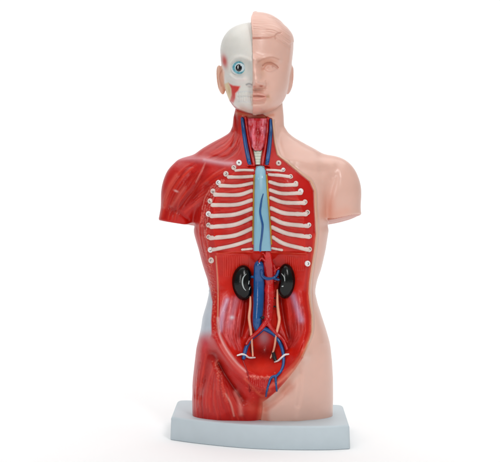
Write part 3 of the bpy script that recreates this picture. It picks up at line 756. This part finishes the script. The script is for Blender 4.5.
def kidney(px_, py_, rx, rz, ry, tilt, sgn, arc):
    c, _ = hit(px_, py_); cen = Vector(P0(px_, py_, c.y-ry*0.45)); V = []; F = []; nu, nv = 40, 28
    for i in range(nv+1):
        ph = math.pi*i/nv
        for k in range(nu):
            th = 2*math.pi*k/nu
            x = math.sin(ph)*math.cos(th); y = math.sin(ph)*math.sin(th); z = math.cos(ph)
            # bean: notch on the side of the great vessels
            e = math.exp(-(z/0.42)**2)*max(0, x*sgn)
            x2 = x*(1-0.26*e)+sgn*0.10*(z*z-0.4)
            X = x2*rx; Y = y*ry; Z = z*rz
            X, Z = X*math.cos(tilt)-Z*math.sin(tilt), X*math.sin(tilt)+Z*math.cos(tilt)
            V.append((cen.x+X, cen.y+Y, cen.z+Z))
    for i in range(nv):
        for k in range(nu): F.append((i*nu+k, i*nu+(k+1) % nu, (i+1)*nu+(k+1) % nu, (i+1)*nu+k)[::-1])
    kd = mesh('kidney', V, F, M_BLACK, AB)
    b2 = BVHTree.FromPolygons(V, F)
    for a in arc:
        out = []
        for p in spline(a[0], 6):
            o = Vector((0, -D, ZC)); l, _, _, _ = b2.ray_cast(o, Vector((p[0]-CX, D, HR-p[1])).normalized())
            out.append(P0(p[0], p[1], (l.y if l else cen.y)-0.05))
        tube('painted_mark', out, a[1], a[2], AB, 8, 0.7)
    return kd
arcM = mat('kidney_rim_paint', (176, 188, 186), 0.35, vary=0.3)
kidney(243.0, 282.8, 10.8, 17.4, 8, 0.03, 1, [([(246.2, 274), (243.2, 277.6), (242.4, 283), (243.8, 288), (245.8, 290.4)], [0.3, 0.7, 0.8, 0.6, 0.3], arcM),
      ([(249, 281), (248.6, 284)], 0.45, arcM), ([(250, 287), (249.2, 289.6)], 0.4, arcM)])
kidney(285.8, 281.2, 9.2, 17.2, 8, -0.04, -1, [([(281.6, 273.6), (284.2, 277), (284.8, 281)], [0.3, 0.6, 0.35], arcM), ([(282, 286.4), (283, 286.2)], 0.6, arcM)])

# ------------------------------------------------------------------ head
skull_l = Loft([(23.0, 247, 266, -8, 12), (24.5, 238.5, 273, -18, 22), (28, 231.5, 280, -27, 30), (32, 227, 284, -32, 35), (40, 222, 290, -40, 41), (49, 220, 292, -44, 44),
  (58, 220.6, 291.6, -45.5, 45), (66, 221.4, 291, -45, 44), (75, 222.4, 290, -45, 42), (85, 224, 289, -45, 38), (93, 226.5, 287, -45, 31), (100, 229.5, 284, -44, 24),
  (106, 233, 280, -42, 18), (109.5, 236, 276, -39.5, 12), (112.5, 242, 270, -35, 6), (114.4, 248, 263, -29, 0), (115.4, 253, 257, -21, -10)], n=2.15, smooth=5)
skin_l = Loft([(12.4, 253.5, 257.5, -4, 4), (14, 243, 268, -17, 16), (17, 232, 274, -26, 24), (20.5, 227, 279, -32, 29), (25, 223, 283.5, -37, 34), (31, 220, 289.6, -42, 40),
  (36, 218, 292.6, -45, 43), (40, 217, 293.6, -46, 45), (49, 216, 293.4, -47, 47), (62, 217, 292, -48, 47), (75, 218, 290.2, -47.5, 44), (85, 219, 289, -47, 40), (93, 222, 287, -47, 33),
  (100, 226, 284.2, -46, 26), (106, 230, 280, -44, 20), (109.5, 234, 276.5, -41, 15), (112.5, 240, 270.5, -37, 8), (114.6, 247, 264, -31, 2), (115.8, 253, 257, -22, -10)], n=2.15, smooth=5)
SEAM = 252.6-CX
SEAM_Z = [ZC+HR-v for v in (60, 38, 24, 20, 15, 10)]; SEAM_X = [v-CX for v in (252.6, 252.2, 250.9, 251.2, 252.9, 253.2)]
HS = Maps(SKIN); HB = Maps((220, 217, 210))
# --- skin face
f = HS
f.stroke([(254.5, 60), (255, 70), (255.6, 80)], 4.2, 5.4); f.stroke([(255.5, 74), (256.4, 83)], 5.0, 4.0)
f.blob(256.4, 82.6, 5.0, 4.8, 5.0, p=2.6); f.blob(263.2, 83.6, 4.0, 3.8, 5.0, p=2.8)
f.blob(268, 62.5, 9, 3.6, 0, (214, 158, 122), 0.4); f.blob(263, 72, 3, 6, 0, (216, 164, 130), 0.35); f.blob(264, 90, 5, 4, 0, (214, 156, 130), 0.35); f.blob(269, 100, 4, 4, 0, (214, 160, 124), 0.35)  # warm shading of eye socket, nose side and mouth painted in
f.blob(287, 74, 4, 20, 0, (216, 158, 134), 0.35)  # tan edge shading painted down the side of the face
f.blob(257, 89.4, 7, 1.8, -3.0)
f.blob(268.2, 66, 9.0, 5.6, -5.4); f.blob(269.8, 67.2, 5.6, 3.9, 3.4, p=2.6)
f.stroke([(257, 60.4), (262, 58.6), (270, 57.4), (279, 60.0)], 2.8, 1.3)
f.stroke([(258, 61.6), (264, 58.6), (272, 57.2), (278.5, 59.4)], 1.0, 0.3, (190, 134, 112), 0.6)
f.stroke([(262.8, 65.6), (266, 63.4), (270.6, 62.8), (276, 65.4), (278, 67.6)], 0.75, -0.9, (190, 120, 100), 0.6)
f.stroke([(264.2, 68), (267, 65.2), (271, 64.8), (275, 67.4), (277.6, 69)], 0.55, 0.55, (196, 124, 104), 0.55)
f.stroke([(264.5, 69), (268, 71), (272.4, 70.8), (276, 69)], 0.6, 0.5, (212, 150, 132), 0.45)
f.blob(268.8, 67.6, 1.5, 1.7, 0.35, (196, 132, 112), 0.5); f.blob(272.6, 66.8, 0.8, 0.8, -0.3, (176, 98, 84), 0.5)
f.blob(262.6, 68.8, 1.4, 1.2, -0.8, (206, 140, 120), 0.4)
f.blob(261, 86.2, 2.0, 1.0, -2.0, (158, 72, 56), 0.85); f.blob(254.6, 86.6, 1.6, 1.0, -0.8, (196, 104, 84), 0.7)
f.stroke([(265.8, 81.5), (266.4, 85), (265.2, 88)], 1.1, -1.1, (214, 158, 140), 0.35)
f.blob(256, 99, 14, 9.5, 3.4); f.blob(276, 92, 7, 8, 0.8)
f.stroke([(252, 94.0), (257, 93.5), (262, 94.6), (266.6, 96.2)], 1.8, 1.9, (220, 150, 134), 0.55)
f.stroke([(252, 99.2), (257, 99.6), (262, 99), (265.6, 97.4)], 2.2, 2.5, (218, 144, 128), 0.6)
f.stroke([(252, 96.4), (257, 96.2), (262, 96.5), (267, 96.6)], 0.75, -1.3, (200, 122, 104), 0.6)
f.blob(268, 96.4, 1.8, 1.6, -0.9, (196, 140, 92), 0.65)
f.stroke([(253, 102.6), (258, 102.8), (264, 101.6)], 1.6, -1.3, (214, 150, 130), 0.35)
f.blob(256.5, 107, 9, 5.0, 2.4); f.blob(277, 84, 8, 8, 0.9); f.blob(281, 60, 6, 7, -0.9)
f.stroke([(256, 90.4), (256, 93)], 1.0, -0.5)
f.stroke([(262, 112.5), (270, 110), (279, 104), (285, 97)], 1.6, 0, (214, 146, 118), 0.45)
# hair: swept locks
f.poly([(250, 4), (300, 4), (300, 40), (289, 44), (283, 39.5), (278, 34.6), (275.6, 35), (276, 38.4), (272, 37.4), (262, 37.8), (250, 38.4)], 0.9, 0.9)
f.stroke([(253, 38.3), (262, 38.2), (270, 37.6), (274, 36.4)], 0.9, -0.5, (204, 134, 112), 0.6)
f.stroke([(253, 38), (260, 38)], 0.9, 0, (178, 92, 70), 0.6)
f.stroke([(275.6, 39), (275.2, 36), (277.6, 33.6), (281, 33)], 0.7, -0.6, (198, 140, 122), 0.6)
for k in range(24):
    y0 = 15+k*0.95; b_ = rng.uniform(-1.5, 2.5)
    f.stroke([(253.5, y0+rng.uniform(-.5, .5)), (263, y0+0.5+b_*0.3), (275, y0+2.5+b_), (290, y0+12+b_)], rng.uniform(0.4, 0.8), rng.uniform(-0.3, 0.25), (214, 164, 146), rng.uniform(0.05, 0.25))
f.stroke([(291, 42), (290, 52), (289, 62)], 1.2, 0.3, (218, 168, 150), 0.3)
# --- skull half
f = HB
f.blob(241, 68, 10, 8.8, -3.4, p=4); f.stroke([(229.5, 63), (233, 58.6), (240, 57.2), (247, 59)], 2.2, 1.5)
f.stroke([(230, 76), (236, 79.4), (243, 78.6)], 2.2, 1.4, (214, 214, 214), 0.2)
f.stroke([(252, 62), (252.6, 72), (252.6, 82)], 3.2, 3.4); f.blob(250.6, 84.4, 3.4, 2.6, 2.6)
f.stroke([(246.2, 84.6), (249, 83.8), (252, 84.8)], 0.8, -0.7, (128, 124, 128), 0.75)
f.blob(250, 86.5, 2.6, 1.0, -1.0, (176, 160, 160), 0.5)
f.blob(240, 98, 12, 9, 1.4)
for k in range(7): f.stroke([(238.5+k*2.0, 92.6), (238.8+k*2.0, 100.6)], 0.6, -0.4, (206, 206, 204), 0.2, n=2)
f.stroke([(237.6, 96.6), (244, 96.4), (252, 96.6)], 0.7, -0.5, (196, 196, 196), 0.4)
f.stroke([(237.6, 92.2), (245, 91.4), (252, 92)], 0.8, -0.3, (206, 210, 214), 0.5)
f.stroke([(238, 101.2), (245, 102), (252, 101.6)], 0.8, -0.3, (206, 208, 210), 0.5)
f.blob(242, 80, 8, 4, 0, (226, 208, 206), 0.4)
f.blob(224.2, 61.2, 3.2, 6.8, 0.3, (196, 44, 32), 0.97, rot=-0.2, p=2.6)
f.poly([(228.4, 83.2), (233, 85.4), (240.4, 86.2), (238.4, 90.6), (235.6, 93.4), (235.2, 98), (233.2, 103), (229.4, 101), (231.2, 95), (230.8, 89)], 1.2, 0.8, (204, 36, 26), 0.95)
f.poly([(224, 84), (228.2, 82.6), (231, 89), (231.4, 95), (229.4, 101), (226, 96)], 1.2, 0.2, (218, 190, 128), 0.85)
f.blob(229, 91, 1.0, 4, 0, (190, 150, 92), 0.5)
f.poly([(205, 62), (221.4, 64.5), (224.6, 72), (224.2, 84), (227, 95), (228.6, 99), (205, 100)], 0.9, 0, (234, 186, 162), 0.95)
f.stroke([(222, 70), (219.6, 76), (221.4, 86)], 0.8, 0, (186, 110, 88), 0.5)
f.poly([(225, 101), (231, 100.6), (234, 105.5), (240, 109.6), (248, 112.6), (254, 114), (254, 124), (225, 124)], 0.9, 0, (176, 34, 30), 0.95)
f.stroke([(240, 108), (247, 110.6), (253, 111.6)], 2.2, 0, (216, 178, 150), 0.45)
f.stroke([(252.2, 95), (252.4, 105)], 1.0, 0, (220, 170, 140), 0.5)

def head_F(loft, M, sgn, earx):
    def F(X, Y, Z):
        f = loft.F(X, Y, Z)
        px, py = proj(X, Y, Z); px = np.broadcast_to(px, f.shape); py = np.broadcast_to(py, f.shape); Yb = np.broadcast_to(Y, f.shape)
        m = (Yb < 6) & (np.abs(f) < 13); hv = np.zeros(f.shape, np.float32)
        hv[m] = samp(M.h, px[m], py[m])*sstep(6, -14, Yb[m]); f = f-hv
        # ear: a tilted shell with a hollow
        ez = ZC+HR-79.5; q = (Z-ez)
        ex = X-(earx+sgn*q*0.13)
        ea = np.sqrt((ex/4.4)**2+((Y-6)/8.5)**2+(q/14.6)**2); ea = (ea-1)*4.0
        eb = np.sqrt(((ex-sgn*3.4)/3.0)**2+((Y-4.0)/5.0)**2+((q-2)/11.0)**2); eb = (eb-1)*2.6
        ea = np.maximum(ea, -eb)
        f = smin(f, ea, 1.5)
        sm = np.interp(Z, SEAM_Z, SEAM_X).astype(np.float32)
        return np.maximum(f, sm-X if sgn > 0 else X-sm-0.3)
    return F
for nm, lf, mp, sg_, ex_, mt, lo, hi in (('skull_half', skull_l, HB, -1, 220.8-CX, M_BONE, (-38, -66, 296), (6, 50, 396)), ('face_half', skin_l, HS, 1, 289.4-CX, M_SKIN, (0, -68, 296), (50, 52, 407))):
    FF = head_F(lf, mp, sg_, ex_)
    P2, f2 = surface_net(FF, lo, hi, 0.5); P2, N2 = refine(FF, P2, e=0.25)
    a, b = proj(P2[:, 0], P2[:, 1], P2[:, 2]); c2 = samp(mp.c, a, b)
    basec = lin((220, 217, 210)) if sg_ < 0 else lin(SKIN)
    bl = sstep(8, 22, P2[:, 1])[:, None]; c2 = c2*(1-bl)+basec*bl
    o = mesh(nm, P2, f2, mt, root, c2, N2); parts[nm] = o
    if sg_ < 0: hb = BVHTree.FromPolygons([tuple(p) for p in P2], [tuple(int(i) for i in q) for q in f2])
parts['skull_half']['label'] = 'white skull side of the head with a bare eyeball'
parts['face_half']['label'] = 'flesh coloured side of the face with swept hair'

# eyeball
l, _, _, _ = hb.ray_cast(Vector((0, -D, ZC)), Vector((239.8-CX, D, HR-68)).normalized())
R_ = 8.6; ec = Vector(P0(239.9, 68.0, l.y-4.6+R_)); V = []; Cc = []; F = []; nu, nv = 72, 48
for i in range(nv+1):
    ph = i/nv*math.pi*0.62
    for k in range(nu):
        th = 2*math.pi*k/nu; x = math.sin(ph)*math.cos(th); z = math.sin(ph)*math.sin(th); y = -math.cos(ph)
        V.append((ec.x+x*R_, ec.y+y*R_, ec.z+z*R_*0.95))
        rx = x*R_; rz = z*R_; r = math.hypot(rx, rz/0.92); c = lin((222, 226, 228))
        ring = math.exp(-((r-6.1)/1.4)**4)
        tq = lin((56, 146, 166)) if math.sin(th*9+math.sin(th*4)) > -0.3 else lin((84, 172, 186))
        c = c+(tq-c)*ring*0.95
        inner = 1/(1+math.exp((r-4.3)*5)); c = c+(lin((176, 208, 220))-c)*inner*0.6
        Cc.append(c)
for i in range(nv):
    for k in range(nu): F.append((i*nu+k, i*nu+(k+1) % nu, (i+1)*nu+(k+1) % nu, (i+1)*nu+k)[::-1])
mesh('eyeball', V, F, M_EYE, parts['skull_half'], np.array(Cc))
pc = Vector((-1.1, 0, -0.5)); dirv = Vector((pc.x, -math.sqrt(R_*R_-pc.x**2-pc.z**2), pc.z)).normalized()
disc('pupil', ec+dirv*(R_-0.35), dirv, 3.1, 3.5, 0.5, mat('black_pupil_paint', (6, 6, 12), 0.1, coat=0.5), parts['skull_half'], 32)
